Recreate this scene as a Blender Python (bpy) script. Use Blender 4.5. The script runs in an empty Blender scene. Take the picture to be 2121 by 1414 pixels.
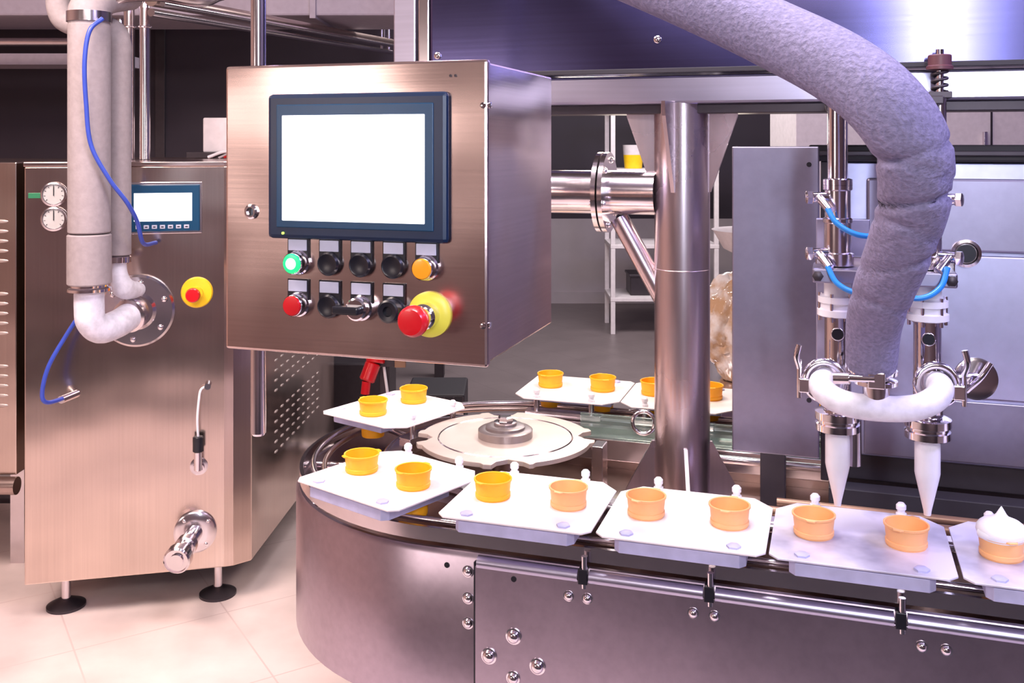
import bpy, bmesh, math, random
from mathutils import Vector, Matrix
random.seed(4)
pi=math.pi
scene=bpy.context.scene
try: scene.view_settings.view_transform='Standard'
except Exception: pass

# ---------------------------------------------------------------- materials
def newmat(name):
    m=bpy.data.materials.new(name); m.use_nodes=True
    nt=m.node_tree; b=nt.nodes['Principled BSDF']
    return m,nt,b
def plain(name,col,rough=.5,metal=0,var=.06,scale=30,bump=0,trans=0,emit=None,es=0,sss=0,coat=0,alpha=1,lo=.3,hi=.7,col2=None):
    m,nt,b=newmat(name)
    tc=nt.nodes.new('ShaderNodeTexCoord'); n=nt.nodes.new('ShaderNodeTexNoise')
    n.inputs['Scale'].default_value=scale; n.inputs['Detail'].default_value=4
    nt.links.new(tc.outputs['Object'],n.inputs['Vector'])
    r=nt.nodes.new('ShaderNodeValToRGB')
    r.color_ramp.elements[0].position=lo; r.color_ramp.elements[1].position=hi
    r.color_ramp.elements[0].color=(tuple(col2) if col2 else tuple(max(0,c*(1-var)) for c in col))+(1,)
    r.color_ramp.elements[1].color=tuple(min(1,c*(1+var)) for c in col)+(1,)
    nt.links.new(n.outputs['Fac'],r.inputs['Fac']); nt.links.new(r.outputs['Color'],b.inputs['Base Color'])
    b.inputs['Roughness'].default_value=rough; b.inputs['Metallic'].default_value=metal
    b.inputs['Transmission Weight'].default_value=trans
    b.inputs['Coat Weight'].default_value=coat
    b.inputs['Alpha'].default_value=alpha
    if sss:
        b.inputs['Subsurface Weight'].default_value=sss; b.inputs['Subsurface Scale'].default_value=.01
    if emit:
        b.inputs['Emission Color'].default_value=tuple(emit)+(1,); b.inputs['Emission Strength'].default_value=es
    if bump:
        bp=nt.nodes.new('ShaderNodeBump'); bp.inputs['Strength'].default_value=bump; bp.inputs['Distance'].default_value=.004
        nt.links.new(n.outputs['Fac'],bp.inputs['Height']); nt.links.new(bp.outputs['Normal'],b.inputs['Normal'])
    return m
def brushed(name,col,rough=.28,stretch=(4,4,220),var=.07,rv=.1,blot=.1,warp=0):
    m,nt,b=newmat(name)
    tc=nt.nodes.new('ShaderNodeTexCoord'); mp=nt.nodes.new('ShaderNodeMapping'); mp.inputs['Scale'].default_value=stretch
    n=nt.nodes.new('ShaderNodeTexNoise'); n.inputs['Scale'].default_value=1; n.inputs['Detail'].default_value=3
    nt.links.new(tc.outputs['Object'],mp.inputs['Vector']); nt.links.new(mp.outputs['Vector'],n.inputs['Vector'])
    r=nt.nodes.new('ShaderNodeValToRGB'); r.color_ramp.elements[0].position=.3; r.color_ramp.elements[1].position=.7
    r.color_ramp.elements[0].color=tuple(c*(1-var) for c in col)+(1,); r.color_ramp.elements[1].color=tuple(min(1,c*(1+var)) for c in col)+(1,)
    nt.links.new(n.outputs['Fac'],r.inputs['Fac'])
    n2=nt.nodes.new('ShaderNodeTexNoise'); n2.inputs['Scale'].default_value=5; n2.inputs['Detail'].default_value=4
    nt.links.new(tc.outputs['Object'],n2.inputs['Vector'])
    nt.links.new(r.outputs['Color'],b.inputs['Base Color'])
    mr=nt.nodes.new('ShaderNodeMapRange'); mr.inputs['To Min'].default_value=max(.05,rough-rv); mr.inputs['To Max'].default_value=rough+rv
    nt.links.new(n2.outputs['Fac'],mr.inputs['Value']); nt.links.new(mr.outputs['Result'],b.inputs['Roughness'])
    b.inputs['Metallic'].default_value=1
    bp=nt.nodes.new('ShaderNodeBump'); bp.inputs['Strength'].default_value=blot; bp.inputs['Distance'].default_value=.001
    nt.links.new(n.outputs['Fac'],bp.inputs['Height'])
    if warp:
        n3=nt.nodes.new('ShaderNodeTexNoise'); n3.inputs['Scale'].default_value=3.2; n3.inputs['Detail'].default_value=1
        nt.links.new(tc.outputs['Object'],n3.inputs['Vector'])
        b2=nt.nodes.new('ShaderNodeBump'); b2.inputs['Strength'].default_value=1; b2.inputs['Distance'].default_value=warp
        nt.links.new(n3.outputs['Fac'],b2.inputs['Height']); nt.links.new(b2.outputs['Normal'],bp.inputs['Normal'])
    nt.links.new(bp.outputs['Normal'],b.inputs['Normal'])
    return m
def tile(name,c1,mortar,scale,rough,dk=.82):
    m,nt,b=newmat(name)
    tc=nt.nodes.new('ShaderNodeTexCoord'); mp=nt.nodes.new('ShaderNodeMapping'); mp.inputs['Rotation'].default_value=(0,0,math.radians(-32))
    nt.links.new(tc.outputs['Object'],mp.inputs['Vector'])
    br=nt.nodes.new('ShaderNodeTexBrick'); br.offset=0; br.inputs['Scale'].default_value=scale
    br.inputs['Brick Width'].default_value=.5; br.inputs['Row Height'].default_value=.5
    br.inputs['Mortar Size'].default_value=.003; br.inputs['Mortar'].default_value=mortar+(1,)
    n=nt.nodes.new('ShaderNodeTexNoise'); n.inputs['Scale'].default_value=4; n.inputs['Detail'].default_value=8
    nt.links.new(tc.outputs['Object'],n.inputs['Vector'])
    r=nt.nodes.new('ShaderNodeValToRGB'); r.color_ramp.elements[0].position=.3; r.color_ramp.elements[1].position=.7
    r.color_ramp.elements[0].color=tuple(c*dk for c in c1)+(1,); r.color_ramp.elements[1].color=c1+(1,)
    nt.links.new(n.outputs['Fac'],r.inputs['Fac'])
    nt.links.new(mp.outputs['Vector'],br.inputs['Vector'])
    nt.links.new(r.outputs['Color'],br.inputs['Color1']); nt.links.new(r.outputs['Color'],br.inputs['Color2'])
    nt.links.new(br.outputs['Color'],b.inputs['Base Color']); b.inputs['Roughness'].default_value=rough
    return m

STEEL_H=brushed('steel_brushed_horizontal',(.62,.48,.45),.20,(2,2,200),.05,.07,.04,.014)
STEEL_V=brushed('steel_brushed_vertical',(.66,.53,.47),.18,(160,160,2),.04,.06,.03,.010)
STEEL_C=brushed('steel_conveyor',(.46,.39,.47),.30,(60,60,60),.05,.06,.03,.004)
STEEL_P=brushed('steel_painted_panel',(.34,.32,.43),.38,(50,50,50),.04,.05,.04)
STEEL_M=brushed('steel_main_panel',(.52,.52,.72),.38,(50,50,50),.04,.05,.04)
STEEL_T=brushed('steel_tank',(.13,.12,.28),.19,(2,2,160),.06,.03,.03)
STEEL_B=brushed('steel_beam',(.50,.48,.62),.32,(3,3,150),.05,.06,.05)
STEEL_COL=brushed('steel_column',(.58,.49,.52),.28,(90,90,5),.05,.06,.04)
CHROME=plain('chrome',(.80,.76,.80),.11,1,.03)
BRIGHT=plain('polished_steel',(.70,.64,.67),.18,1,.04)
DARKMET=plain('dark_metal',(.06,.05,.06),.4,.6)
RAIL=plain('rail_steel',(.46,.35,.32),.3,1)
BLACK=plain('black_plastic',(.010,.010,.016),.3)
BEZEL=plain('bezel_plastic',(.004,.018,.055),.3)  # blue sheen of a reflection put into the base colour
BEZELI=plain('bezel_inner_blue',(.003,.05,.12),.3)
SCREEN=plain('lit_screen',(1,1,1),.3,0,0,emit=(.97,.98,1),es=1.5)
FOAM=plain('foam_insulation_mauve',(.21,.19,.31),.9,0,.22,160,.7)
FOAM_L=plain('foam_insulation_grey',(.33,.28,.29),.8,0,.08,60,.25)
WHITE=plain('white_plastic',(.80,.78,.84),.35,0,.03,coat=.2)
FROST=plain('frosted_metal',(.72,.70,.78),.6,0,.14,45,.3)
TRAY=plain('tray_plate',(.82,.76,.77),.5,.1,.1,14,.1)
TRAYW=plain('tray_plate_wet',(.72,.69,.79),.42,.2,.05,6,.1,lo=.33,hi=.55,col2=(.28,.26,.35))
BLUEB=plain('tray_base_lavender',(.50,.50,.74),.5,.1,.1,30)
WHEEL=plain('wheel_plate',(.68,.58,.52),.34,.6,.08,14)
HUB=plain('hub_grey',(.30,.26,.26),.35,.7)
CUP_O=plain('cup_orange',(.94,.43,.012),.45,0,.03,sss=.12)
CUP_COOL=plain('cup_orange_cool_lit',(.92,.47,.20),.45,0,.03,sss=.12)  # same orange cup, tint of the right-hand light put into its colour
CREAM=plain('soft_serve',(.90,.89,.93),.5,0,.02,sss=.2)
BLUE=plain('blue_tube',(.02,.22,.66),.3)
BLUED=plain('blue_hose',(.035,.07,.42),.35)
RED=plain('red_plastic',(.66,.008,.015),.28,coat=.4)
YEL=plain('yellow_plastic',(.93,.60,.015),.35)
YELG=plain('yellow_collar',(.80,.74,.08),.35)
ORL=plain('orange_lamp',(.95,.36,.02),.2,emit=(1,.4,0),es=.1,coat=.5)
GRN=plain('green_lamp',(.02,.75,.22),.2,emit=(.03,.9,.25),es=.7)
GRNC=plain('green_lamp_core',(.5,1,.65),.2,emit=(.6,1,.7),es=1.5)
LABEL=plain('label_plate',(.52,.52,.64),.4)
GREEN_S=plain('green_strip',(.02,.18,.08),.5)
GAUGE=plain('gauge_face',(.55,.53,.53),.4)
GLASS=plain('glass_guard',(.75,.95,.88),.05,0,.02,trans=.9)
WOODR=plain('brown_rail',(.30,.18,.12),.4,.5)
DUCT=plain('duct_paint',(.36,.31,.37),.6)
WHT=plain('cabinet_white',(.74,.68,.71),.55)
LOUV=plain('louvre_edge',(.50,.42,.40),.4,.6)
BAG=plain('plastic_bag',(.85,.80,.78),.15,0,.1,16,.9,coat=.8,col2=(.62,.40,.24),lo=.4,hi=.62)
RUBBER=plain('rubber_dark',(.02,.017,.025),.6)
MAROON=plain('maroon_cap',(.10,.035,.045),.45)

# ---------------------------------------------------------------- helpers
col=scene.collection
def root(name,loc=(0,0,0),rz=0):
    e=bpy.data.objects.new(name,None); e.location=loc; e.rotation_euler=(0,0,rz); e.empty_display_size=.05
    col.objects.link(e); return e
def link(name,me,mat,parent,smooth=False,bevel=0,seg=2):
    o=bpy.data.objects.new(name,me); col.objects.link(o)
    if mat: me.materials.append(mat)
    if parent: o.parent=parent
    if smooth:
        for p in me.polygons: p.use_smooth=True
        try: me.set_sharp_from_angle(angle=math.radians(38))
        except Exception: pass
    if bevel:
        b=o.modifiers.new('bevel','BEVEL'); b.width=bevel; b.segments=seg; b.limit_method='ANGLE'
    return o
def box(name,lo,hi,mat,parent=None,bevel=0.001):
    bm=bmesh.new()
    c=[(a+b)/2 for a,b in zip(lo,hi)]; s=[abs(b-a) for a,b in zip(lo,hi)]
    bmesh.ops.create_cube(bm,size=1,matrix=Matrix.Translation(c)@Matrix.Diagonal((s[0],s[1],s[2],1)))
    me=bpy.data.meshes.new(name); bm.to_mesh(me); bm.free()
    return link(name,me,mat,parent,False,bevel)
def axm(p,d):
    d=Vector(d).normalized()
    return Matrix.Translation(p)@d.to_track_quat('Z','Y').to_matrix().to_4x4()
def lathe(name,prof,p,d,mat,parent=None,n=40,cap=True):
    """prof: [(r,h)] revolved about axis d from p"""
    bm=bmesh.new(); M=axm(p,d); rings=[]
    for r,h in prof:
        if r<1e-5: rings.append([bm.verts.new(M@Vector((0,0,h)))])
        else: rings.append([bm.verts.new(M@Vector((r*math.cos(2*pi*i/n),r*math.sin(2*pi*i/n),h))) for i in range(n)])
    for a,b in zip(rings,rings[1:]):
        for i in range(n):
            j=(i+1)%n
            if len(a)==1 and len(b)==1: break
            if len(a)==1: bm.faces.new((a[0],b[j],b[i]))
            elif len(b)==1: bm.faces.new((a[i],a[j],b[0]))
            else: bm.faces.new((a[i],a[j],b[j],b[i]))
    if cap:
        if len(rings[0])>1: bm.faces.new(list(reversed(rings[0])))
        if len(rings[-1])>1: bm.faces.new(rings[-1])
    bmesh.ops.recalc_face_normals(bm,faces=bm.faces)
    me=bpy.data.meshes.new(name); bm.to_mesh(me); bm.free()
    return link(name,me,mat,parent,True)
def cyl(name,p0,p1,r,mat,parent=None,r2=None,n=32,ch=0):
    p0=Vector(p0);p1=Vector(p1);L=(p1-p0).length
    r2=r if r2 is None else r2
    prof=[(r,0),(r2,L)] if not ch else [(r-ch,0),(r,ch),(r2,L-ch),(r2-ch,L)]
    return lathe(name,prof,p0,p1-p0,mat,parent,n)
def prism(name,poly,z0,z1,mat,parent=None,bevel=.0008):
    bm=bmesh.new()
    a=[bm.verts.new((x,y,z0)) for x,y in poly]; b=[bm.verts.new((x,y,z1)) for x,y in poly]
    bm.faces.new(list(reversed(a))); bm.faces.new(b)
    for i in range(len(poly)):
        j=(i+1)%len(poly); bm.faces.new((a[i],a[j],b[j],b[i]))
    bmesh.ops.recalc_face_normals(bm,faces=bm.faces)
    me=bpy.data.meshes.new(name); bm.to_mesh(me); bm.free()
    return link(name,me,mat,parent,False,bevel)
def tube(name,pts,r,mat,parent=None,radii=None,res=12,smoothc=True):
    """smooth tube mesh through pts (Catmull-Rom)"""
    P=[Vector(p) for p in pts]; out=[];R=[]
    rr=radii or [r]*len(P)
    if smoothc and len(P)>2:
        for i in range(len(P)-1):
            p0=P[i-1] if i>0 else P[i]*2-P[i+1]; p1=P[i];p2=P[i+1]; p3=P[i+2] if i+2<len(P) else P[i+1]*2-P[i]
            for k in range(res):
                t=k/res
                out.append(.5*((2*p1)+(p2-p0)*t+(2*p0-5*p1+4*p2-p3)*t*t+(-p0+3*p1-3*p2+p3)*t**3)); R.append(rr[i]*(1-t)+rr[i+1]*t)
        out.append(P[-1]);R.append(rr[-1])
    else: out=P;R=rr
    n=24; bm=bmesh.new(); rings=[]; up=None
    for i,p in enumerate(out):
        if i==0: d=out[1]-out[0]
        elif i==len(out)-1: d=out[-1]-out[-2]
        else: d=(out[i+1]-out[i]).normalized()+(out[i]-out[i-1]).normalized()
        d.normalize()
        if up is None: up=d.orthogonal().normalized()
        up=(up-d*up.dot(d)).normalized(); s=d.cross(up)
        rings.append([bm.verts.new(p+(up*math.cos(2*pi*k/n)+s*math.sin(2*pi*k/n))*R[i]) for k in range(n)])
    for a,b in zip(rings,rings[1:]):
        for k in range(n):
            j=(k+1)%n; bm.faces.new((a[k],a[j],b[j],b[k]))
    bm.faces.new(list(reversed(rings[0]))); bm.faces.new(rings[-1])
    bmesh.ops.recalc_face_normals(bm,faces=bm.faces)
    me=bpy.data.meshes.new(name); bm.to_mesh(me); bm.free()
    return link(name,me,mat,parent,True)
def torus(name,p,d,R,r,mat,parent=None,n=40,m=12):
    prof=[(R+r*math.cos(2*pi*i/m),r*math.sin(2*pi*i/m)) for i in range(m+1)]
    return lathe(name,prof,p,d,mat,parent,n,cap=False)
def bolt(name,p,d,r,parent,mat=None):
    return lathe(name,[(r*1.25,0),(r*1.25,r*.18),(r,r*.2),(r*.92,r*.5),(r*.6,r*.8),(0,r*.92)],p,d,mat or CHROME,parent,20)

# ---------------------------------------------------------------- room
FLOOR=tile('floor_tile_light',(.80,.665,.635),(.62,.49,.47),1.1,.35,.74)
FLOOR_SHADE=tile('floor_tile_shaded',(.19,.155,.16),(.12,.095,.10),1.6,.4)  # darker copy of the floor tile, shade at the rear put into the colour
WALLD=plain('wall_charcoal',(.030,.020,.034),.6,0,.1,3)
WALLL=plain('wall_grey',(.42,.37,.40),.6,0,.08,3)
WALLM=plain('wall_mauve',(.40,.30,.30),.7,0,.05,2)
WALLW=plain('wall_warm',(.66,.47,.38),.7,0,.05,2)
WALLV=plain('wall_violet',(.26,.23,.42),.7,0,.05,2)
CEIL=plain('ceiling_paint',(.30,.26,.30),.8,0,.04,2)
fl=root('floor')
box('floor_front',(-4.6,-3.1,-.1),(5.1,5.0,0),FLOOR,fl,0)
box('floor_rear',(-4.6,5.0,-.1),(5.1,9.5,0),FLOOR_SHADE,fl,0)
box('ceiling',(-4.6,-3.1,3.2),(5.1,9.5,3.3),CEIL,None,0)
wb=root('wall_back')
box('upper',(-4.6,9.4,.8),(5.1,9.5,3.2),WALLD,wb,0)
box('lower',(-4.6,9.4,0),(5.1,9.5,.8),WALLL,wb,0)
box('wall_left',(-4.7,-3.1,0),(-4.6,9.5,3.2),WALLW,None,0)
box('wall_right',(5.1,-3.1,0),(5.2,9.5,3.2),WALLV,None,0)
box('wall_front',(-4.6,-3.2,0),(5.1,-3.1,3.2),WALLM,None,0)
box('baseboard_back',(-4.6,9.37,0),(5.1,9.4,.1),WALLL,None,0)
fm=root('reflection_darkener')  # unseen dark slab, added to darken reflections in the steel fronts
box('dark_slab',(-2.6,-2.4,0),(2.4,.75,.012),RUBBER,fm,.004)
# dark equipment partition at left rear
dp=root('dark_partition_screen')
box('panel',(-4.4,6.4,0.55),(-.35,6.46,2.5),WALLD,dp,.002)
for x in (-4.2,-2.3,-.5): box('post',(x,6.38,0),(x+.06,6.48,2.6),DARKMET,dp)
du=root('overhead_duct')
box('body',(-4.4,4.9,2.14),(-.42,5.5,2.7),DUCT,du,.01)
for x in (-3.4,-2.2,-1.0): 
    box('flange',(x,4.885,2.125),(x+.03,5.515,2.715),DUCT,du,.002); cyl('hanger',(x+.01,5.2,2.7),(x+.01,5.2,3.2),.01,BRIGHT,du)
br=root('overhead_pipe_run')
tube('rail_lower',[(-1.24,3.4,1.955),(-.757,6.2,2.08)],.014,BRIGHT,br,smoothc=False)
tube('rail_upper',[(-1.24,3.4,2.0),(-.757,6.2,2.14)],.024,RAIL,br,smoothc=False)
tube('rail_mid',[(-1.2,3.4,1.985),(-.72,6.2,2.115)],.010,BRIGHT,br,smoothc=False)
for t in (.3,.95): 
    x=-1.24+t*.483;y=3.4+t*2.8; cyl('hanger',(x,y,1.98+t*.14),(x,y,3.2 if t<.5 else 2.35),.006,BRIGHT,br)
for i in range(3):
    cyl('drop_pipe',(-.83+i*.045,6.3,2.1),(-.83+i*.045,6.3,2.6),.012,BRIGHT,br)
sr=root('wall_pipe')
tube('pipe',[(-3.6,5.0,2.02),(-2.05,5.0,2.02)],.02,BRIGHT,sr,smoothc=False)
tube('elbow',[(-2.05,5.0,2.02),(-2.0,5.0,2.03),(-1.98,5.0,2.08),(-1.98,5.0,2.2)],.02,BRIGHT,sr)
box('tray',(-3.6,5.3,1.93),(-2.1,5.6,1.99),DUCT,sr)

# vertical steel pipe pair behind freezer
vp=root('steel_pipe_pair')
for x in (-1.40,-1.343):
    cyl('riser',(x,3.62,1.448),(x,3.62,2.0),.0195,BRIGHT,vp)
    tube('bend',[(x,3.62,1.98),(x,3.62,2.03),(x+.03,3.6,2.07),(x+.1,3.55,2.09)],.0195,BRIGHT,vp)
    torus('ring',(x,3.62,1.93),(0,0,1),.021,.004,CHROME,vp)

# ---------------------------------------------------------------- freezer cabinet (left)
A1=math.atan2(.14,.613)
F=root('batch_freezer_cabinet',(-1.523,3.09,0),A1)
def toF(X,Y):
    dx=X+1.523;dy=Y-3.09;c=math.cos(A1);s=math.sin(A1); return (dx*c+dy*s,-dx*s+dy*c)
poly=[(0,0),(.60,0),(.629,.004),toF(-.862,3.275),toF(-.80,4.45),toF(-1.62,4.3)]
prism('body',poly,.125,1.432,STEEL_V,F,.004)
prism('lid',[(x*1.004-.002,y-.004 if y<.1 else y) for x,y in poly],1.432,1.446,STEEL_H,F,.002)
prism('plinth',[toF(-1.45,3.2),toF(-.92,3.32),toF(-.86,4.3),toF(-1.5,4.2)],.10,.126,DARKMET,F)
for x,y in ((.10,.11),(.575,.09),(.06,.95),(.62,.95)):
    cyl('foot_stem',(x,y,.02),(x,y,.126),.014,BRIGHT,F); lathe('foot_pad',[(.06,0),(.06,.008),(.036,.02),(.014,.03)],(x,y,0),(0,0,1),DARKMET,F)
# gauges
for z in (1.345,1.268):
    lathe('gauge',[(.036,0),(.038,.006),(.038,.016),(.033,.018),(.032,.012),(0,.012)],(.088,0,z),(0,-1,0),BRIGHT,F)
    lathe('gauge_face',[(.031,0),(0,.0005)],(.088,-.013,z),(0,-1,0),GAUGE,F)
    box('needle',(.087,-.0155,z-.004),(.0895,-.0145,z+.026),BLACK,F,0)
    for k in range(9):
        a=math.radians(-130+k*32.5+90); cyl('tick',(.088+.024*math.cos(a),-.0145,z+.024*math.sin(a)),(.088+.029*math.cos(a),-.0145,z+.029*math.sin(a)),.0008,BLACK,F,n=6)
box('green_strip',(.012,-.003,1.333),(.052,0,1.350),GREEN_S,F)
# display
box('display_frame',(.300,-.006,1.215),(.532,0,1.381),BRIGHT,F,.002)
box('display_bezel',(.306,-.014,1.222),(.526,-.002,1.374),BEZELI,F,.004)
box('display_screen',(.325,-.0155,1.256),(.502,-.0135,1.346),SCREEN,F,.001)
for i in range(7): 
    box('key',(.330+i*.0245,-.016,1.232),(.346+i*.0245,-.0135,1.244),LABEL,F,.001)
    box('key_mark',(.334+i*.0245,-.0165,1.236),(.342+i*.0245,-.0155,1.2395),BLACK,F,0)
# e stop
lathe('estop_plate',[(.05,0),(.05,.004),(.046,.010),(.02,.012),(.02,.03)],(.516,0,1.023),(0,-1,0),YEL,F)
lathe('estop_knob',[(.012,.0),(.014,.02),(.022,.022),(.024,.03),(.02,.04),(0,.042)],(.510,-.015,1.02),(-.1,-1,0),RED,F)
# flange
lathe('pump_flange',[(.115,0),(.115,.012),(.108,.018),(.06,.02),(.05,.03),(0,.03)],(.334,0,.972),(0,-1,0),BRIGHT,F,n=56)
for k in range(6):
    a=k*pi/3+.4; bolt('flange_bolt',(.334+.09*math.cos(a),-.017,.972+.09*math.sin(a)),(0,-1,0),.009,F)
# sensor socket and lead
cyl('probe_socket',(.522,0,.46),(.522,-.03,.46),.018,BRIGHT,F); lathe('probe_socket_flange',[(.028,0),(.028,.004),(.018,.006)],(.522,0,.46),(0,-1,0),BRIGHT,F)
cyl('probe_body',(.522,-.03,.455),(.522,-.03,.555),.013,CHROME,F,ch=.002)
cyl('probe_grip',(.522,-.03,.515),(.522,-.03,.565),.017,BLACK,F,ch=.003)
tube('probe_lead',[(.522,-.03,.56),(.520,-.035,.62),(.524,-.03,.68),(.53,-.02,.712),(.55,-.004,.72)],.004,WHITE,F)
cyl('lead_gland',(.55,-.02,.72),(.55,0,.72),.01,CHROME,F)
# outlet valve
lathe('outlet_flange',[(.067,0),(.067,.008),(.06,.012),(.03,.014)],(.511,0,.25),(0,-1,0),BRIGHT,F)
for k in range(4):
    a=k*pi/2+.7; bolt('outlet_bolt',(.511+.052*math.cos(a),-.011,.25+.052*math.sin(a)),(0,-1,0),.006,F)
e0=Vector((.511,0,.25)); e1=Vector((.475,-.17,.235))
cyl('outlet_pipe',e0,e1,.026,CHROME,F)
dd=(e1-e0).normalized()
lathe('outlet_collar',[(.03,0),(.034,.004),(.034,.03),(.03,.034)],e0+dd*.08,dd,BRIGHT,F)
lathe('outlet_union',[(.03,0),(.041,.005),(.041,.035),(.036,.04),(.034,.034),(.022,.034),(.021,.042),(0,.042)],e1-dd*.02,dd,CHROME,F)
# vents in right side (louvres)
def louvres(name,origin,du,nrm,rows,cols,dx,dz,w,h,mat,parent):
    bm=bmesh.new(); du=Vector(du).normalized(); nrm=Vector(nrm).normalized(); up=Vector((0,0,1)); o=Vector(origin)
    for r in range(rows):
        for c in range(cols):
            p=o+du*(c*dx)+up*(r*dz)
            M=Matrix((( du.x,nrm.x,up.x,p.x),(du.y,nrm.y,up.y,p.y),(du.z,nrm.z,up.z,p.z),(0,0,0,1)))
            bmesh.ops.create_uvsphere(bm,u_segments=12,v_segments=6,radius=1,matrix=M@Matrix.Diagonal((w/2,.004,h/2,1)))
    me=bpy.data.meshes.new(name); bm.to_mesh(me); bm.free(); return link(name,me,mat,parent,True)
s0=Vector(toF(-.862,3.275)+(0,)); s1=Vector(toF(-.80,4.45)+(0,)); sd=(s1-s0).normalized(); sn=Vector((sd.y,-sd.x,0))
for zz in (.62,.40):
    louvres('side_louvres',s0+sd*.28+Vector((0,0,zz)),sd,sn,5,9,.075,.036,.042,.009,LOUV,F)
box('side_seam',(s0.x,s0.y+.01,.13),(s0.x+.003,s0.y+.016,1.43),DARKMET,F,0)

# left neighbour
V=root('vented_cabinet')
box('body',(-2.6,3.42,.36),(-1.712,4.4,1.44),STEEL_V,V,.004)
for z in (1.1,.85,.6): louvres('louvres',(-2.4,3.42,z),(1,0,0),(0,-1,0),5,8,.09,.034,.06,.014,LOUV,V)
for x in (-2.5,-1.8):
    for y in (3.55,4.3): box('leg',(x,y,0),(x+.05,y+.05,.37),BRIGHT,V)
cyl('base_tube',(-2.6,3.40,.33),(-1.70,3.40,.33),.03,RAIL,V)
cyl('base_tube_rear',(-2.6,3.9,.12),(-1.6,3.9,.12),.03,DARKMET,V)

# insulated pipes on freezer
I=root('insulated_pipe_riser')
cyl('insulation_lower',(-1.26,2.95,1.085),(-1.26,2.95,1.235),.0625,FOAM_L,I,ch=.004)
cyl('insulation_upper',(-1.26,2.95,1.238),(-1.26,2.95,1.86),.0600,FOAM_L,I,ch=.004)
tube('insulation_bend',[(-1.26,2.95,1.85),(-1.26,2.95,1.90),(-1.24,3.0,1.95),(-1.20,3.1,1.98)],.058,FOAM_L,I)
tube('steel_bend',[(-1.255,2.96,1.90),(-1.20,3.0,1.955),(-1.12,3.1,1.98),(-1.0,3.3,2.0),(-.98,3.5,2.2),(-.98,3.5,3.2)],.03,BRIGHT,I)
lathe('band',[(.064,0),(.064,.03)],(-1.26,2.95,1.865),(0,0,1),BRIGHT,I)
lathe('clamp',[(.05,0),(.062,.004),(.062,.012),(.052,.016),(.052,.022)],(-1.26,2.95,1.062),(0,0,1),CHROME,I)
tube('frosted_elbow',[(-1.26,2.95,1.075),(-1.26,2.95,1.02),(-1.257,2.955,.975),(-1.24,2.985,.945),(-1.215,3.05,.95),(-1.20,3.12,.965)],.043,FROST,I)
lathe('elbow_ring',[(.04,0),(.052,.004),(.052,.014),(.04,.018)],(-1.203,3.10,.962),(.1,1,.1),BRIGHT,I)
J=root('insulated_return_pipe')
cyl('insulation',(-1.215,3.06,1.16),(-1.215,3.06,1.78),.036,FOAM_L,J,ch=.003)
tube('bend',[(-1.215,3.06,1.76),(-1.215,3.06,1.81),(-1.235,3.07,1.85),(-1.29,3.08,1.875),(-1.38,3.1,1.88),(-1.42,3.1,1.93),(-1.42,3.1,2.1)],.036,FOAM_L,J)
lathe('collar',[(.03,0),(.036,.003),(.036,.02),(.03,.024)],(-1.215,3.06,1.135),(0,0,1),CHROME,J)
tube('elbow',[(-1.215,3.06,1.14),(-1.215,3.06,1.10),(-1.21,3.075,1.06),(-1.20,3.11,1.045),(-1.19,3.16,1.04)],.024,FROST,J,radii=[.022,.026,.034,.03,.024])
H=root('blue_pneumatic_hose')
tube('upper_run',[(-1.20,2.90,1.87),(-1.225,2.87,1.83),(-1.235,2.86,1.74),(-1.235,2.87,1.62),(-1.225,2.88,1.5),(-1.18,2.9,1.40),(-1.14,2.93,1.33),(-1.125,2.97,1.27),(-1.125,3.02,1.2),(-1.13,3.14,1.19)],.0065,BLUED,H)
tube('lower_run',[(-1.30,3.0,1.0),(-1.34,2.98,.93),(-1.385,2.96,.84),(-1.405,2.96,.76),(-1.40,2.98,.725),(-1.385,3.08,.715)],.0065,BLUED,H)
cyl('fitting',(-1.39,3.05,.715),(-1.375,3.13,.715),.012,CHROME,H)

# monitor/white box behind, cables
W=root('white_equipment_box')
box('body',(-1.25,4.0,1.47),(-.95,4.25,1.61),WHT,W,.006)
box('stand',(-1.3,3.95,1.448),(-.9,4.25,1.47),DARKMET,W)
C=root('cable_bundle')
for i in range(6):
    tube('cable',[(-1.15+.02*i,3.75,1.454),(-1.08+.02*i,3.72,1.475+.004*i),(-1.02+.01*i,3.70,1.47+.006*i),(-.96+.01*i,3.74,1.49),(-.92,3.8,1.455)],.006,[WHITE,BLACK,WHITE,RED,BLACK,WHITE][i],C)

# ---------------------------------------------------------------- conveyor
AN=math.radians(-18); OX,OY=-.015,2.25
cu,su=math.cos(AN),math.sin(AN)
def Lw(u,v,z=0): return (OX+u*cu-v*su, OY+u*su+v*cu, z)
K=root('cup_filling_conveyor',(OX,OY,0),AN)
UM=2.3
def stadium(r,um=UM,n=40):
    pts=[]
    m=24
    for i in range(m): pts.append((um*(1-i/m),-r))
    for i in range(n+1):
        a=-pi/2-pi*i/n; pts.append((r*math.cos(a),r*math.sin(a)))
    for i in range(1,m+1): pts.append((um*i/m,r))
    return pts
def sweep(name,prof,mat,parent,um=UM,closed=True):
    bm=bmesh.new(); st=[stadium(r,um) for r,z in prof]; n=len(st[0]); rings=[]
    for i in range(n): rings.append([bm.verts.new((st[k][i][0],st[k][i][1],prof[k][1])) for k in range(len(prof))])
    m=len(prof)
    for a,b in zip(rings,rings[1:]):
        for k in range(m if closed else m-1):
            j=(k+1)%m; bm.faces.new((a[k],a[j],b[j],b[k]))
    if closed: bm.faces.new(rings[0]); bm.faces.new(list(reversed(rings[-1])))
    bmesh.ops.recalc_face_normals(bm,faces=bm.faces)
    me=bpy.data.meshes.new(name); bm.to_mesh(me); bm.free(); return link(name,me,mat,parent,True)
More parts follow.
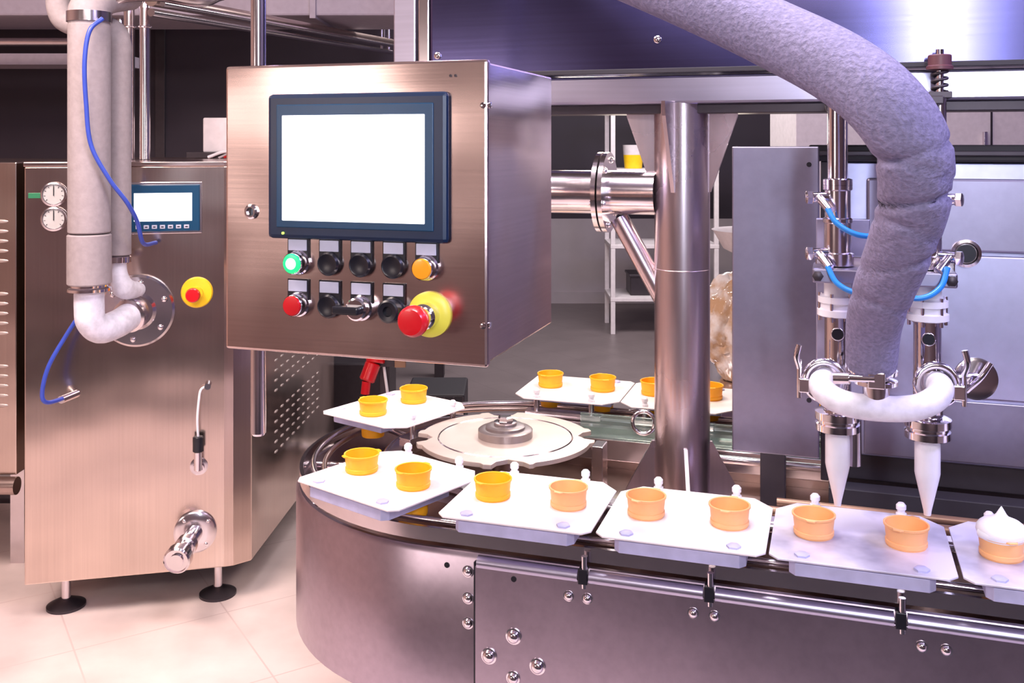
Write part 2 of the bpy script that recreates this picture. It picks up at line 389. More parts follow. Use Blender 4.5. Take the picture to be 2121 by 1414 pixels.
def ringprof(R,z,r,m=10): return [(R+r*math.cos(2*pi*i/m),z+r*math.sin(2*pi*i/m)) for i in range(m)]
sweep('side_wall',[(.465,.475),(.465,.755),(.458,.765),(.450,.765),(.450,.475)],STEEL_C,K)
sweep('deck_channel',[(.450,.70),(.450,.715),(.24,.715),(.24,.70)],RAIL,K)
sweep('outer_guide',[(.458,.775),(.458,.80),(.450,.80),(.450,.775)],BRIGHT,K)
sweep('guide_rail_outer',ringprof(.428,.802,.006),BRIGHT,K)
sweep('guide_rail_mid',ringprof(.405,.792,.006),RAIL,K)
sweep('guide_rail_inner',ringprof(.27,.80,.008),BRIGHT,K)
sweep('chain_track',[(.262,.77),(.262,.81),(.235,.81),(.235,.77)],BRIGHT,K)
sweep('inner_wall',[(.245,.60),(.245,.77),(.235,.77),(.235,.60)],RAIL,K)
sweep('pedestal',[(.30,0.0),(.30,.47),(.15,.47),(.15,0)],STEEL_C,K)
sweep('under_pan',[(.450,.475),(.450,.485),(.15,.485),(.15,.475)],STEEL_C,K)
prism('inner_deck',[(-.16,-.235),(UM,-.235),(UM,.235),(-.16,.235),(-.235,.1),(-.235,-.1)],.70,.712,RAIL,K)
for u in (.55,.62,.9,1.2,1.5): cyl('guide_bracket',(u,-.20,.71),(u,-.20,.79),.008,CHROME,K)
for v in (-.19,-.14,.16): cyl('inner_tube_rail',(.45,v,.80-abs(v)*.1),(UM,v,.80-abs(v)*.1),.009,WOODR if v<0 else BRIGHT,K)
cyl('cross_rod',(.50,-.16,.79),(.56,-.16,.79),.014,BRIGHT,K)
# front panels and top lip along the straight front with slots
box('front_panel',(.100,-.474,.478),(2.3,-.466,.748),STEEL_C,K,.0008)
segs=[(.103,.288),(.308,.503),(.523,.80),(.82,1.1),(1.12,1.6),(1.62,2.3)]
for a,b in segs:
    cyl('lip_bar',(a,-.464,.752),(b,-.464,.752),.012,STEEL_B,K)
    cyl('lower_guide',(a,-.44,.785),(b,-.44,.785),.005,CHROME,K)
for u in (.298,.513,.81,1.11):
    box('slot',(u-.008,-.476,.742),(u+.008,-.455,.768),BLACK,K,.001)
    cyl('slot_pin',(u+.002,-.470,.735),(u+.002,-.470,.790),.0055,CHROME,K)
box('seam',(.098,-.4745,.475),(.1,-.4650,.755),BLACK,K,0)
D=(0,-1,0)
for u,z,r in ((.084,.733,.0085),(.084,.685,.0085),(.084,.640,.0085),(.273,.719,.0075),(.306,.719,.0075),(.487,.7205,.0075),(.522,.7205,.0075),(.173,.634,.0115),(.127,.592,.0115),(.217,.588,.0115),(.172,.56,.010),(.84,.72,.0075),(.875,.72,.0075)):
    bolt('rivet',(u,-.4655 if u<.1 else -.474,z),D,r,K)
for u,z in ((.043,.739),(.173,.7345)): cyl('hole',(u,-.4665 if u<.1 else -.4748,z),(u,-.46,z),.005,BLACK,K)
for ang in (150,190,225): 
    a=math.radians(ang); p=(.45*math.cos(a),.45*math.sin(a)); cyl('bracket_arm',(p[0]*.62,p[1]*.62,.755),(p[0],p[1],.755),.008,BRIGHT,K)
# star wheel
pl=[]
N=144
for i in range(N):
    a=2*pi*i/N
    r=.195
    for c in (20,110,200,290):
        d=abs((math.degrees(a)-c+180)%360-180)
        if d<10: r=.165+.02*(d/10)
        elif d<17: r=.203
    pl.append((r*math.cos(a),r*math.sin(a)))
prism('sprocket_disc',pl,.828,.838,WHEEL,K,.001)
lathe('sprocket_groove',[(.150,.0),(.152,.002),(.154,0)],(0,0,.838),(0,0,1),BRIGHT,K,n=64,cap=False)
lathe('hub',[(.062,0),(.062,.016),(.058,.019),(.045,.019),(.045,.024),(.040,.027),(.026,.027),(.026,.031),(.018,.031)],(0,0,.838),(0,0,1),HUB,K,n=48)
lathe('hub_washer',[(.026,0),(.026,.004),(.02,.005)],(0,0,.868),(0,0,1),BRIGHT,K,n=32)
lathe('hub_nut',[(.018,0),(.018,.009),(.014,.012),(0,.012)],(0,0,.872),(0,0,1),BRIGHT,K,n=6)
cyl('shaft',(0,0,.70),(0,0,.828),.03,RAIL,K)
# glass strip & far guard
box('glass_guard',(.12,.22,.79),(2.2,.226,.845),GLASS,K,.001)
box('guard_base',(.12,.205,.74),(2.2,.235,.79),BRIGHT,K,.002)
torus('ring_clamp',(.28,.20,.84),(.2,-1,.1),.026,.005,CHROME,K)
box('angle_plate',(.205,-.02,.73),(.23,.03,.84),BRIGHT,K,.002)

# trays
def tray(cx,cy,ang,cups=('o','o'),mat=None):
    """centre at conveyor local (cx,cy); ang=local outward direction"""
    w=Lw(cx,cy,.85)
    T=root('conveyor_tray',w,AN+ang-pi/2)   # local +y outward
    W2=.1385;Dp=.130
    poly=[(-W2+.035,-Dp),(W2-.035,-Dp),(W2,-Dp+.04),(W2,Dp-.016),(W2-.014,Dp),(-W2+.014,Dp),(-W2,Dp-.016),(-W2,-Dp+.04)]
    prism('plate',poly,-.003,0,mat or TRAY,T,.0006)
    poly2=[(-.108,-.05),(.108,-.05),(.108,.110),(.098,.122),(-.098,.122),(-.108,.110)]
    prism('base_block',poly2,-.028,-.007,BLUEB,T,.0015)
    for x in (-.072,.072):
        lathe('peg',[(.009,0),(.009,.006),(.0065,.007),(.0065,.012),(.0085,.013),(.0085,.020),(.005,.024),(0,.024)],(x,-.118,0),(0,0,1),WHITE,T,n=14)
        cyl('peg_stem',(x,-.118,-.04),(x,-.118,-.003),.007,BRIGHT,T)
    box('carrier_link',(-.10,-.135,-.045),(.10,-.10,-.03),BRIGHT,T,.002)
    for x in (-.088,.088):
        lathe('wing_nut',[(.012,0),(.012,.003),(.008,.005),(0,.005)],(x,.108,0),(0,0,1),BLUEB,T,n=6)
    for i,c in enumerate(cups):
        x=(-.072,.072)[i]
        if c: cup(T.matrix_basis@Vector((x,.012,0)),c,AN+ang-pi/2+random.uniform(-.5,.5))
def cup(p,kind,rz):
    m=CUP_O if kind=='o' else CUP_COOL
    C=root('filled_ice_cream_cup' if kind=='f' else 'ice_cream_cup',p,rz)
    prof=[(.0,-.052),(.0265,-.052),(.0272,-.05),(.0310,.002),(.0326,.003),(.0326,.009),(.0312,.010),(.0336,.031),(.0354,.032),(.0356,.0352),(.0345,.0360),(.0325,.0352),(.0295,.008),(0,.007)]
    lathe('shell',prof,(0,0,0),(0,0,1),m,C,n=48)
    prism('tab',[(-.010,.033),(.010,.033),(.006,.0405),(-.006,.0405)],.033,.0355,m,C,.0006)
    prism('tab_opposite',[(-.010,-.033),(-.006,-.0405),(.006,-.0405),(.010,-.033)],.033,.0355,m,C,.0006)
    if kind=='f':
        pr=[(0,.018),(.030,.024),(.0355,.033),(.0375,.040),(.0365,.046),(.033,.051),(.028,.055),(.021,.058),(.013,.061),(.008,.066),(.004,.073),(.001,.078),(0,.079)]
        lathe('cream_swirl',pr,(0,0,0),(0,0,1),CREAM,C,n=48)
        sp=[]
        for i in range(60):
            t=i/59; a=t*3.4*pi; r=.031*(1-t)**.8; sp.append((r*math.cos(a),r*math.sin(a),.037+.027*t))
        tube('cream_ridge',sp,.007,CREAM,C,radii=[.0075*(1-i/62)+.001 for i in range(60)],res=2)
RT=-.395
for u,cp,m in ((.183,('o','p'),TRAY),(.468,('p','p'),TRAY),(.750,('p','p'),TRAYW),(1.034,('f','f'),TRAYW),(1.318,('f','f'),TRAYW),(1.603,('f','f'),TRAYW),(1.888,('f','f'),TRAYW)):
    tray(u,RT,-pi/2,cp if cp[0]==cp[1] else (cp[1],cp[0]),m)
for u in (.055,.335,.62,.905,1.19,1.475,1.76): tray(u,.425,pi/2,('o','o'))
a=math.radians(249); tray(.37*math.cos(a)+.018,.37*math.sin(a)-.018,a)
a=math.radians(161); tray(.345*math.cos(a)+.012,.345*math.sin(a)-.012,a)

# ---------------------------------------------------------------- column, beam, tank
G=root('support_column',(OX,OY,0),AN)
cx,cy=.40,0
cyl('post',(cx,cy,.712),(cx,cy,1.60),.0590,STEEL_COL,G,n=56)
torus('weld_seam',(cx,cy,1.235),(0,0,1),.0585,.0012,STEEL_COL,G)
lathe('base_plate',[(.12,0),(.12,.012),(0,.012)],(cx,cy,.712),(0,0,1),STEEL_COL,G)
def gusset(name,ang,prof,parent):
    bm=bmesh.new(); d=Vector((math.cos(ang),math.sin(ang),0)); s=Vector((-d.y,d.x,0))*.004
    c=Vector((cx,cy,0)); pts=[c+d*r+Vector((0,0,z)) for r,z in prof]
    a=[bm.verts.new(p+s) for p in pts]; b=[bm.verts.new(p-s) for p in pts]
    bm.faces.new(a); bm.faces.new(list(reversed(b)))
    n=len(pts)
    for i in range(n):
        j=(i+1)%n; bm.faces.new((a[i],b[i],b[j],a[j]))
    bmesh.ops.recalc_face_normals(bm,faces=bm.faces)
    me=bpy.data.meshes.new(name); bm.to_mesh(me); bm.free(); link(name,me,STEEL_COL,parent)
for k in range(4):
    gusset('base_gusset',k*pi/2+math.radians(15),[(.05,.72),(.125,.72),(.12,.76),(.064,.865),(.05,.865)],G)
for ang in (-5,185,-100,95):
    gusset('top_gusset',math.radians(ang),[(.05,1.40),(.062,1.40),(.118,1.56),(.122,1.59),(.05,1.59)],G)
# side arm with flange toward control panel
z=1.396
cyl('arm',(.345,0,z),(.235,0,z),.048,BRIGHT,G,n=48)
lathe('flange_a',[(.088,0),(.088,.010),(.05,.010)],(.232,0,z),(1,0,0),BRIGHT,G,n=56)
lathe('flange_b',[(.088,0),(.088,.010),(.05,.010)],(.218,0,z),(1,0,0),BRIGHT,G,n=56)
for k in range(6):
    a=k*pi/3+.3; bolt('flange_bolt',(.243,.072*math.cos(a),z+.072*math.sin(a)),(1,0,0),.006,G); bolt('flange_bolt_outer',(.217,.072*math.cos(a),z+.072*math.sin(a)),(-1,0,0),.006,G)
tube('arm_to_panel',[(.22,0,z),(.14,0,z),(.09,-.01,z),(.062,-.05,z),(.06,-.12,z),(.06,-.60,z)],.048,BRIGHT,G)
tube('diagonal_strut',[(.262,-.0,z-.055),(.36,-.0,z-.23)],.021,STEEL_COL,G,smoothc=False)

Bm=root('machine_frame_beam',(OX,OY,0),AN)
box('beam',(-.12,-.06,1.586),(2.3,.06,1.646),STEEL_B,Bm,.006)
box('beam_under_flange',(-.10,-.045,1.566),(2.3,.055,1.586),DARKMET,Bm,.002)
cyl('beam_pin',(.70,-.1,1.60),(.70,-.05,1.60),.006,CHROME,Bm)
box('frame_post',(-.256,-.05,1.50),(-.200,.0,3.2),STEEL_B,Bm,.004)
box('frame_post_inner',(-.190,-.06,1.50),(-.162,.0,3.2),BRIGHT,Bm,.004)
Tk=root('machine_hood_tank',(OX,OY,0),AN)
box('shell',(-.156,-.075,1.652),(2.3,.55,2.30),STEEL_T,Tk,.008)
box('bottom_lip',(-.156,-.080,1.650),(2.3,-.070,1.660),RUBBER,Tk,.001)
for u in (-.135,.36,.73,1.15): 
    lathe('screw',[(.008,0),(.008,.003),(.005,.005),(0,.005)],(u,-.075,1.72 if u>0 else 1.70),(0,-1,0),CHROME,Tk,n=16)
for u in (0.2,1.0,1.9): cyl('roof_hanger',(u,.25,2.3),(u,.25,3.2),.02,BRIGHT,Tk)

# ---------------------------------------------------------------- depositor machine housing on right
P=root('depositor_housing',(OX,OY,0),AN)
box('door_plate',(.508,-.03,.862),(.682,-.018,1.497),STEEL_P,P,.003)
for zz in (.98,1.46): cyl('door_hole',(.662,-.031,zz),(.662,-.02,zz),.005,BLACK,P)
box('door_fold',(.508,-.02,.862),(.514,.06,1.497),STEEL_P,P,.002)
box('main_panel',(.690,.045,.856),(2.3,.06,1.464),STEEL_M,P,.003)
box('top_cap',(.66,.02,1.466),(2.3,.20,1.50),RUBBER,P,.004)
box('top_gasket',(.66,.01,1.478),(2.3,.025,1.488),DARKMET,P,.002)
box('raised_plate',(.775,.030,1.285),(2.3,.046,1.432),STEEL_P,P,.005)
box('lower_plate',(.905,.036,.99),(2.3,.046,1.278),brushed('steel_pale_panel',(.58,.58,.80),.36,(40,40,40),.04,.05,.04),P,.004)
box('lower_band',(.77,.036,.862),(2.3,.046,.985),STEEL_P,P,.002)
lathe('port_ring',[(.026,0),(.028,.004),(.022,.006),(.020,0)],(.962,.030,1.283),(0,-1,0),BRIGHT,P)
cyl('port_hole',(.962,.0255,1.283),(.962,.04,1.283),.018,BLACK,P)
box('side_frame',(.684,.03,.80),(.70,.30,1.466),DARKMET,P,.002)
box('body',(.70,.06,.80),(2.3,.15,1.464),DARKMET,P,.002)
box('lower_post',(.565,-.03,.712),(.615,.02,.865),DARKMET,P,.002)
box('lower_skirt',(.70,-.01,.712),(2.3,.04,.80),RUBBER,P,.002)
cyl('skirt_rail',(.60,-.055,.775),(2.3,-.055,.775),.008,WOODR,P)
cyl('skirt_rail_low',(.60,-.075,.745),(2.3,-.075,.745),.008,BRIGHT,P)

# nozzles
Nn=root('twin_filling_nozzle_unit',(OX,OY,0),AN)
nv=-.38
for u in (.716,.856):
    def q(z,dv=0,du=0): return (u+du,nv+dv,z)
    lathe('nozzle_tip',[(.0055,0),(.0065,.008),(.0185,.062),(.0200,.070),(.0200,.13)],q(.893),(0,0,1),WHITE,Nn)
    lathe('clamp_nut',[(.030,0),(.036,.003),(.036,.014),(.033,.016),(.033,.020),(.037,.022),(.037,.034),(.03,.037)],q(1.018),(0,0,1),CHROME,Nn)
    lathe('valve_body',[(.022,0),(.024,.003),(.024,.02),(.022,.022),(.022,.075)],q(1.055),(0,0,1),BRIGHT,Nn)
    lathe('sight_cylinder',[(.022,0),(.0215,.003),(.0215,.095),(.024,.096),(.024,.10)],q(1.125),(0,0,1),CHROME,Nn)
    cyl('sight_hole',q(1.185,-.0235),q(1.185,-.015),.009,BLACK,Nn); torus('sight_ring',q(1.185,-.0215),(0,-1,0),.0095,.0015,CHROME,Nn)
    lathe('flange_white',[(.028,0),(.033,.002),(.033,.012),(.028,.014),(.028,.022),(.032,.024),(.032,.034),(.022,.036),(.022,.062)],q(1.212),(0,0,1),WHITE,Nn)
    for k in range(6):
        a=k*pi/3+.2; cyl('flange_bolt',q(1.205,.029*math.sin(a),.029*math.cos(a)),q(1.252,.029*math.sin(a),.029*math.cos(a)),.003,CHROME,Nn,n=10)
    lathe('upper_body',[(.026,0),(.026,.02),(.022,.022),(.022,.07),(.024,.072),(.024,.078),(.021,.08),(.021,.125),(.024,.127),(.024,.135)],q(1.298),(0,0,1),BRIGHT,Nn)
    cyl('rod',q(1.43),q(1.566),.0165,CHROME,Nn)
    lathe('rod_collar',[(.018,0),(.024,.002),(.024,.012),(.018,.014)],q(1.43),(0,0,1),BRIGHT,Nn)
    s=-1 if u<.8 else 1
    for zz in (1.318,1.412):
        cyl('elbow_fitting',q(zz,-.01,s*.015),q(zz,-.02,s*.05),.009,CHROME,Nn,ch=.002)
        lathe('fitting_nut',[(.010,0),(.012,.002),(.012,.010),(.008,.012)],q(zz,-.018,s*.04),(s,-.3,0),BRIGHT,Nn,n=6)
        cyl('fitting_stem',q(zz,-.02,s*.03),q(zz-.02,-.045,s*.012),.007,CHROME,Nn)
tube('blue_tube_a',[(.700,-.425,1.395),(.715,-.44,1.372),(.745,-.45,1.356),(.78,-.44,1.352)],.0045,BLUE,Nn)
tube('blue_tube_b',[(.700,-.425,1.30),(.715,-.44,1.275),(.745,-.45,1.262),(.79,-.45,1.262),(.84,-.45,1.258),(.870,-.44,1.275),(.882,-.425,1.305)],.0045,BLUE,Nn)
tube('blue_tube_c',[(.872,-.425,1.395),(.862,-.43,1.37),(.835,-.44,1.35),(.79,-.44,1.348)],.0045,BLUE,Nn)
cyl('tube_coupler',(.768,-.44,1.353),(.795,-.44,1.350),.008,CHROME,Nn)
box('bracket_plate',(.676,-.425,1.272),(.897,-.33,1.296),STEEL_P,Nn,.003)
box('bracket_arm',(.71,-.34,1.274),(.86,.045,1.292),STEEL_P,Nn,.002)
box('back_plate',(.680,-.30,1.12),(.77,-.29,1.37),STEEL_M,Nn,.002)
box('rail_block',(.68,-.36,1.285),(.90,-.345,1.31),BRIGHT,Nn,.002)
for u in (.685,.888): lathe('bracket_bolt',[(.009,0),(.009,.006),(.005,.008)],(u,-.425,1.284),(0,-1,0),DARKMET,Nn,n=6)
box('top_arm',(.695,-.395,1.566),(.88,.05,1.580),DARKMET,Nn,.002)
cyl('drip_tube',(.742,-.35,.955),(.742,-.35,1.05),.013,BRIGHT,Nn)
# white U manifold
tube('manifold',[(.698,-.385,1.108),(.690,-.42,1.104),(.700,-.452,1.096),(.730,-.472,1.088),(.780,-.478,1.086),(.830,-.472,1.090),(.862,-.452,1.102),(.872,-.42,1.112),(.866,-.385,1.114)],.0200,FROST,Nn)
for u,zz in ((.695,1.107),(.868,1.113)):
    torus('clamp_ring',(u,-.405,zz),(.1,-1,.1),.031,.006,CHROME,Nn)
    torus('clamp_ring_back',(u,-.395,zz),(.1,-1,.1),.028,.006,BRIGHT,Nn)
    s=-1 if u<.8 else 1
    box('clamp_hinge',(u+s*.032-.009,-.418,zz-.02),(u+s*.032+.009,-.40,zz+.004),CHROME,Nn,.002)
    cyl('clamp_screw',(u+s*.040,-.41,zz-.03),(u+s*.040,-.41,zz+.035),.004,CHROME,Nn)
    tube('wing_handle',[(u+s*.040,-.41,zz+.02),(u+s*.044,-.415,zz+.04),(u+s*.040,-.415,zz+.06)],.005,CHROME,Nn)
lathe('end_disc',[(.034,0),(.034,.006),(.028,.008),(0,.008)],(.930,-.36,1.118),(.15,-1,.1),BRIGHT,Nn)
cyl('end_disc_stub',(.875,-.38,1.114),(.930,-.355,1.118),.015,BRIGHT,Nn)
tube('end_handle',[(.915,-.375,1.10),(.935,-.385,1.125),(.950,-.385,1.15)],.005,CHROME,Nn)
cyl('tee_neck',(.774,-.470,1.095),(.772,-.470,1.165),.020,BRIGHT,Nn)
for zz in (1.120,1.136): lathe('tee_clamp',[(.024,0),(.033,.003),(.033,.009),(.024,.012)],(.773,-.470,zz),(0,0,1),CHROME,Nn)
cyl('tee_clamp_bolt',(.730,-.506,1.137),(.770,-.512,1.140),.006,CHROME,Nn); cyl('tee_clamp_nut',(.710,-.504,1.135),(.733,-.508,1.137),.009,BRIGHT,Nn)
box('tee_clamp_hinge',(.760,-.515,1.124),(.785,-.495,1.150),BRIGHT,Nn,.002)

# spring plunger on the beam
S=root('spring_plunger',(OX,OY,0),AN)
pu,pv=.90,-.11
box('mount',(pu-.02,pv-.015,1.588),(pu+.02,-.06,1.60),DARKMET,S)
cyl('stem',(pu,pv,1.54),(pu,pv,1.68),.007,CHROME,S)
sp=[(pu+.013*math.cos(i*pi/4),pv+.013*math.sin(i*pi/4),1.60+i*.0016) for i in range(34)]
tube('spring',sp,.003,DARKMET,S,res=2)
lathe('cap',[(.018,0),(.024,.002),(.024,.008),(.021,.01),(.021,.028),(.019,.030),(0,.030)],(pu,pv,1.640),(0,0,1),MAROON,S)
cyl('lower_rod',(pu,pv,1.40),(pu,pv,1.588),.012,BRIGHT,S)

# large insulated hose
Ho=root('insulated_product_hose')
pts=[(.566,1.56,1.158),(.556,1.52,1.226),(.543,1.44,1.296),(.536,1.36,1.367),(.528,1.30,1.430),(.506,1.25,1.492),(.470,1.24,1.548),(.425,1.28,1.598),(.358,1.35,1.650),(.272,1.42,1.705),(.166,1.50,1.765),(.0,1.60,1.85),(-.1,1.68,2.0),(-.12,1.7,2.3),(-.12,1.7,3.2)]
ho=tube('foam_sleeve',pts,.041,FOAM,Ho,radii=[.039,.041,.043,.0445,.046,.048,.0485,.048,.047,.046,.044,.043,.042,.042,.042],res=20)
for v in ho.data.vertices:
    z=v.co.z
    if 1.18<z<1.60 and v.co.x>.40:
        s=0
        for zc,d,k in ((1.27,.005,.3),(1.335,.006,-.3),(1.385,.005,.4),(1.43,.009,-.2),(1.462,.006,.3),(1.50,.006,-.3)):
            s+=d*math.exp(-((z+k*(v.co.x-.53)-zc)/.005)**2)
        v.co.x-=s*(1 if v.co.x>.53 else -1)
        v.co.y+=s*.9
lathe('end_collar',[(.030,0),(.036,.003),(.036,.02),(.03,.024)],(.568,1.563,1.142),(-.05,-.2,1),CHROME,Ho)

R=root('red_hose',(OX,OY,0),AN)
tube('hose',[(.82,0.0,1.565),(.825,-.01,1.50),(.83,0,1.44),(.84,.03,1.42)],.008,RED,R)

# ---------------------------------------------------------------- control panel
B=root('control_panel_box',(-.032,1.30,1.207),AN)
box('housing',(-.396,.016,.003),(-.004,.325,.403),STEEL_H,B,.003)
box('door',(-.40,0,0),(0,.0135,.406),STEEL_H,B,.004)
for zz in (.055,.345): 
    lathe('hinge_screw',[(.0045,0),(.0045,.002),(0,.003)],(0,.007,zz),(1,0,0),CHROME,B,n=12)
    lathe('door_screw',[(.004,0),(.004,.002),(0,.003)],(-.006,0,zz),(0,-1,0),CHROME,B,n=12)
lathe('door_lock',[(.0105,0),(.0105,.003),(.008,.005),(.006,.005),(.006,.002),(0,.002)],(-.356,0,.198),(0,-1,0),CHROME,B)
box('door_lock_slot',(-.3575,-.0045,.192),(-.3545,-.002,.204),BLACK,B,0)
for x in (-.045,-.052): cyl('badge_rivet',(x,-.001,.385),(x,0,.385),.002,DARKMET,B,n=10)
box('hmi_bezel',(-.3245,-.011,.162),(-.053,.002,.364),BEZEL,B,.006)
box('hmi_bezel_inner',(-.309,-.0125,.178),(-.072,-.010,.349),BEZELI,B,.002)
box('hmi_screen',(-.2996,-.0135,.1877),(-.0843,-.0115,.334),SCREEN,B,.001)
cyl('hmi_led',(-.2985,-.013,.170),(-.2985,-.010,.170),.0018,plain('led_green',(.5,.9,.1),.3,emit=(.6,1,.1),es=2),B,n=12)
xs=(-.2797,-.2305,-.182,-.1335,-.0855)
def station(x,zl,zb,kind):
    box('label_holder',(x-.0165,-.004,zl-.026),(x+.0165,0,zl+.0115),BLACK,B,.001)
    box('label_insert',(x-.0145,-.0055,zl-.006),(x+.0145,-.0035,zl+.0095),LABEL,B,.0008)
    c=(x,0,zb)
    if kind in('g','r','o'):
        lathe('lamp_collar',[(.0175,0),(.0175,.004),(.0155,.006),(.0155,.018),(.014,.020),(.0135,.018)],c,(0,-1,0),CHROME if kind!='o' else BRIGHT,B)
        lathe('lamp',[(.0138,.0),(.0138,.020),(.0125,.0225),(0,.0235)],c,(0,-1,0),{'g':GRN,'r':RED,'o':ORL}[kind],B)
        if kind=='g': lathe('lamp_core',[(.008,0),(.006,.001),(0,.0012)],(x,-.0232,zb),(0,-1,0),GRNC,B)
    elif kind=='b':
        lathe('blank_button',[(.0165,0),(.0165,.008),(.014,.011),(.012,.010),(0,.010)],c,(0,-1,0),BLACK,B)
    elif kind=='s':
        lathe('selector_collar',[(.0175,0),(.0175,.006),(.0155,.008),(.0155,.02),(.013,.022),(0,.022)],c,(0,-1,0),CHROME,B)
        box('selector_lever',(x-.030,-.034,zb-.006),(x+.010,-.020,zb+.005),BLACK,B,.003)
    elif kind=='k':
        lathe('key_switch',[(.0175,0),(.0175,.006),(.0155,.008),(.0155,.022),(.013,.024),(.007,.023),(.007,.018),(0,.018)],c,(0,-1,0),BLACK,B); torus('key_ring',(x,-.021,zb),(0,-1,0),.0135,.0018,CHROME,B)
for x,k in zip(xs,('g','b','b','b','o')): station(x,.1515,.129,k)
for x,k in zip(xs[:4],('r','b','s','k')): station(x,.0945,.0705,k)
ex,ez=-.0815,.0665
lathe('estop_collar',[(.0305,0),(.0305,.004),(.027,.007),(.019,.009),(.017,.009)],(ex,0,ez),(0,-1,0),YELG,B)
lathe('estop_stem',[(.017,0),(.017,.02),(.014,.022),(.014,.045)],(ex,-.004,ez),(0,-1,0),CHROME,B)
lathe('estop_mushroom',[(.013,0),(.0185,.004),(.0205,.012),(.020,.019),(.0165,.0245),(0,.0265)],(ex,-.042,ez),(0,-1,0),RED,B)
Hp=root('hanging_pole')
cyl('pole',(-.41,1.60,1.035),(-.41,1.60,3.2),.0122,BRIGHT,Hp)
lathe('pole_end',[(0,0),(.009,.001),(.0122,.006)],(-.41,1.60,1.03),(0,0,1),CHROME,Hp)
box('pole_bracket',(-.41,1.585,1.38),(-.35,1.60,1.42),DARKMET,Hp,.002)

# ---------------------------------------------------------------- background things
Sh=root('storage_rack')
for x in (.80,1.62):
    for y in (7.85,8.35): box('leg',(x-.018,y-.018,0),(x+.018,y+.018,1.85),WHT,Sh,.003)
for z in (.28,.70,1.30,1.8): box('shelf',(.78,7.83,z-.02),(1.64,8.37,z+.01),WHT,Sh,.003)
Cn=root('food_container')
cyl('tub',(.98,8.0,1.311),(.98,8.0,1.42),.07,YEL,Cn,r2=.08); cyl('tub_upper',(.98,8.0,1.42),(.98,8.0,1.50),.08,WHT,Cn,r2=.085)
Cr=root('storage_crate')
box('crate',(.95,7.95,.292),(1.3,8.25,.45),DARKMET,Cr,.01); box('crate_rim',(.94,7.94,.44),(1.31,8.26,.46),DARKMET,Cr,.005)
St=root('white_storage_cabinet')
box('body',(1.72,6.0,0.05),(4.6,6.6,1.72),WHT,St,.005)
for x in (2.3,2.9,3.5,4.1): box('door_gap',(x,5.993,.1),(x+.01,6.0,1.70),DARKMET,St,0)
for x in (2.25,2.85,3.45): box('door_handle',(x,5.97,1.45),(x+.02,6.0,1.58),BRIGHT,St,.003)
box('plinth',(1.75,6.03,0),(4.6,6.6,.05),DARKMET,St,0)
Tb=root('packing_table')
box('top',(.68,3.35,.62),(1.5,3.95,.65),BRIGHT,Tb,.004)
for x in (.72,1.44):
    for y in (3.40,3.88): box('leg',(x,y,0),(x+.04,y+.04,.62),BRIGHT,Tb)
Bg=root('plastic_bag_of_wafers')
def blob(name,c,s,mat,parent,amp,seed,sub=5):
    bm=bmesh.new(); bmesh.ops.create_icosphere(bm,subdivisions=sub,radius=1)
    from mathutils import noise
    for v in bm.verts:
        n=noise.noise(v.co*2.2+Vector((seed,0,0)))*amp+abs(noise.noise(v.co*6+Vector((0,seed,0))))*amp*.6
        v.co*=1+n
        v.co=Vector((v.co.x*s[0]+c[0],v.co.y*s[1]+c[1],max(v.co.z*s[2]+c[2],.652)))
    me=bpy.data.meshes.new(name); bm.to_mesh(me); bm.free(); return link(name,me,mat,parent,True)
blob('bag',(.83,3.6,.84),(.145,.12,.19),BAG,Bg,.22,3)
tube('bag_neck',[(.86,3.6,.98),(.87,3.6,1.03),(.88,3.6,1.07)],.03,BAG,Bg,radii=[.05,.02,.04])
Bs=root('white_basin')
lathe('bowl',[(.10,0),(.16,.03),(.20,.10),(.21,.11),(.19,.10),(.14,.035),(0,.02)],(1.06,4.2,1.03),(0,0,1),WHT,Bs)
cyl('bowl_stand',(1.06,4.2,0),(1.06,4.2,1.04),.04,BRIGHT,Bs); cyl('bowl_stand_foot',(1.06,4.2,0),(1.06,4.2,.02),.16,BRIGHT,Bs)

Cp=root('compressor_unit')
box('casing',(-.50,4.6,.06),(-.22,4.95,.34),RUBBER,Cp,.01)
for i in range(7): box('grille_bar',(-.49+i*.043,4.59,.08),(-.482+i*.043,4.60,.33),DARKMET,Cp,0)
for i in range(5): box('grille_rung',(-.49,4.588,.10+i*.05),(-.225,4.596,.106+i*.05),BRIGHT,Cp,0)
for x in (-.46,-.26): cyl('caster',(x,4.65,.035),(x+.03,4.65,.035),.035,BLACK,Cp)
box('second_casing',(-1.0,4.9,.06),(-.62,5.3,.42),DARKMET,Cp,.01)
cyl('base_bar',(-1.0,4.75,.04),(-.2,4.75,.04),.02,BRIGHT,Cp)
tube('hose',[(-.25,4.6,.2),(-.1,4.5,.1),(.0,4.6,.03),(.15,4.7,.03)],.02,BLACK,Cp)
Rp=root('red_industrial_plug')
cyl('plug_body',(-.56,4.0,.62),(-.585,3.98,.55),.032,RED,Rp,ch=.006); cyl('plug_socket',(-.553,4.0,.62),(-.548,4.01,.66),.038,RED,Rp,ch=.004)
cyl('plug_tail',(-.585,3.98,.55),(-.59,3.975,.50),.018,RED,Rp)
tube('plug_cable',[(-.59,3.975,.50),(-.59,3.97,.35),(-.55,3.98,.15),(-.50,4.1,.03),(-.3,4.3,.015)],.009,RUBBER,Rp)
tube('white_cable',[(-.52,4.02,.60),(-.50,4.0,.45),(-.51,4.0,.3),(-.44,4.05,.1),(-.3,4.2,.015)],.006,WHITE,Rp)
box('wall_box',(-.58,4.01,.60),(-.47,4.08,.74),DARKMET,Rp,.004)
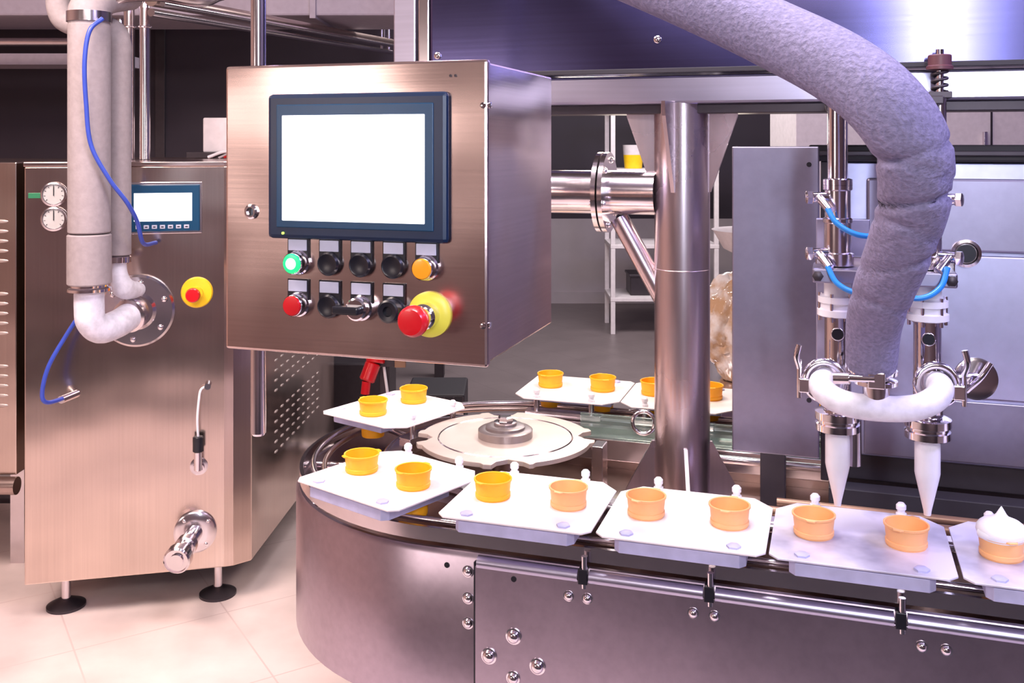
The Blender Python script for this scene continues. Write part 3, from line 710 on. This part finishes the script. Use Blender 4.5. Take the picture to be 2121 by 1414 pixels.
box('stand_post',(-.54,4.03,0),(-.50,4.07,.62),DARKMET,Rp,.002)
box('small_socket',(-.475,4.0,.60),(-.43,4.03,.68),WOODR,Rp,.002)

# ---------------------------------------------------------------- lights
def area(name,loc,target,sx,sy,power,colr):
    l=bpy.data.lights.new(name,'AREA'); l.shape='RECTANGLE'; l.size=sx; l.size_y=sy; l.energy=power; l.color=colr
    o=bpy.data.objects.new(name,l); col.objects.link(o); o.location=loc
    o.rotation_euler=(Vector(target)-Vector(loc)).to_track_quat('-Z','Y').to_euler(); return o
area('ceiling_light_warm',(-1.7,1.7,3.1),(-1.5,2.7,0),1.4,.9,138,(1,.80,.73))
area('ceiling_light_key',(.1,1.5,3.1),(0,2.1,.8),.9,.7,58,(1,.91,.92))
area('ceiling_light_violet',(2.2,.4,3.0),(1.0,1.8,.9),1.2,.8,82,(.60,.55,1))
area('ceiling_light_front',(-.4,-1.8,3.0),(-.4,2,1.0),2.5,.5,55,(1,.86,.82))
area('ceiling_light_rear',(1.0,6.2,3.1),(1.0,6.5,0),3,1.2,130,(1,.93,.93))
area('tank_streak_light',(.235,-.7,2.0),(.83,1.93,1.8),.10,1.4,26,(.75,.82,1))  # added unseen light, placed to mirror as a bright streak on the tank
area('box_highlight_light',(-3.2,-1.6,1.62),(-.3,1.5,1.4),.9,.45,17,(1,.82,.76))  # added unseen source for bright reflections on the control box
area('under_beam_lamp',(.35,2.50,1.56),(.05,2.3,.8),.5,.25,7,(1,.84,.70))
w=bpy.data.worlds.new('world'); scene.world=w; w.use_nodes=True
w.node_tree.nodes['Background'].inputs[0].default_value=(.55,.48,.6,1); w.node_tree.nodes['Background'].inputs[1].default_value=.4

# ---------------------------------------------------------------- camera
cd=bpy.data.cameras.new('camera'); cam=bpy.data.objects.new('camera',cd); col.objects.link(cam)
cam.location=(0,0,1.5); cam.rotation_euler=(pi/2,0,0)
cd.sensor_width=36; cd.lens=36*2050/2121; cd.shift_y=-407/2121; cd.clip_start=.05
scene.camera=cam
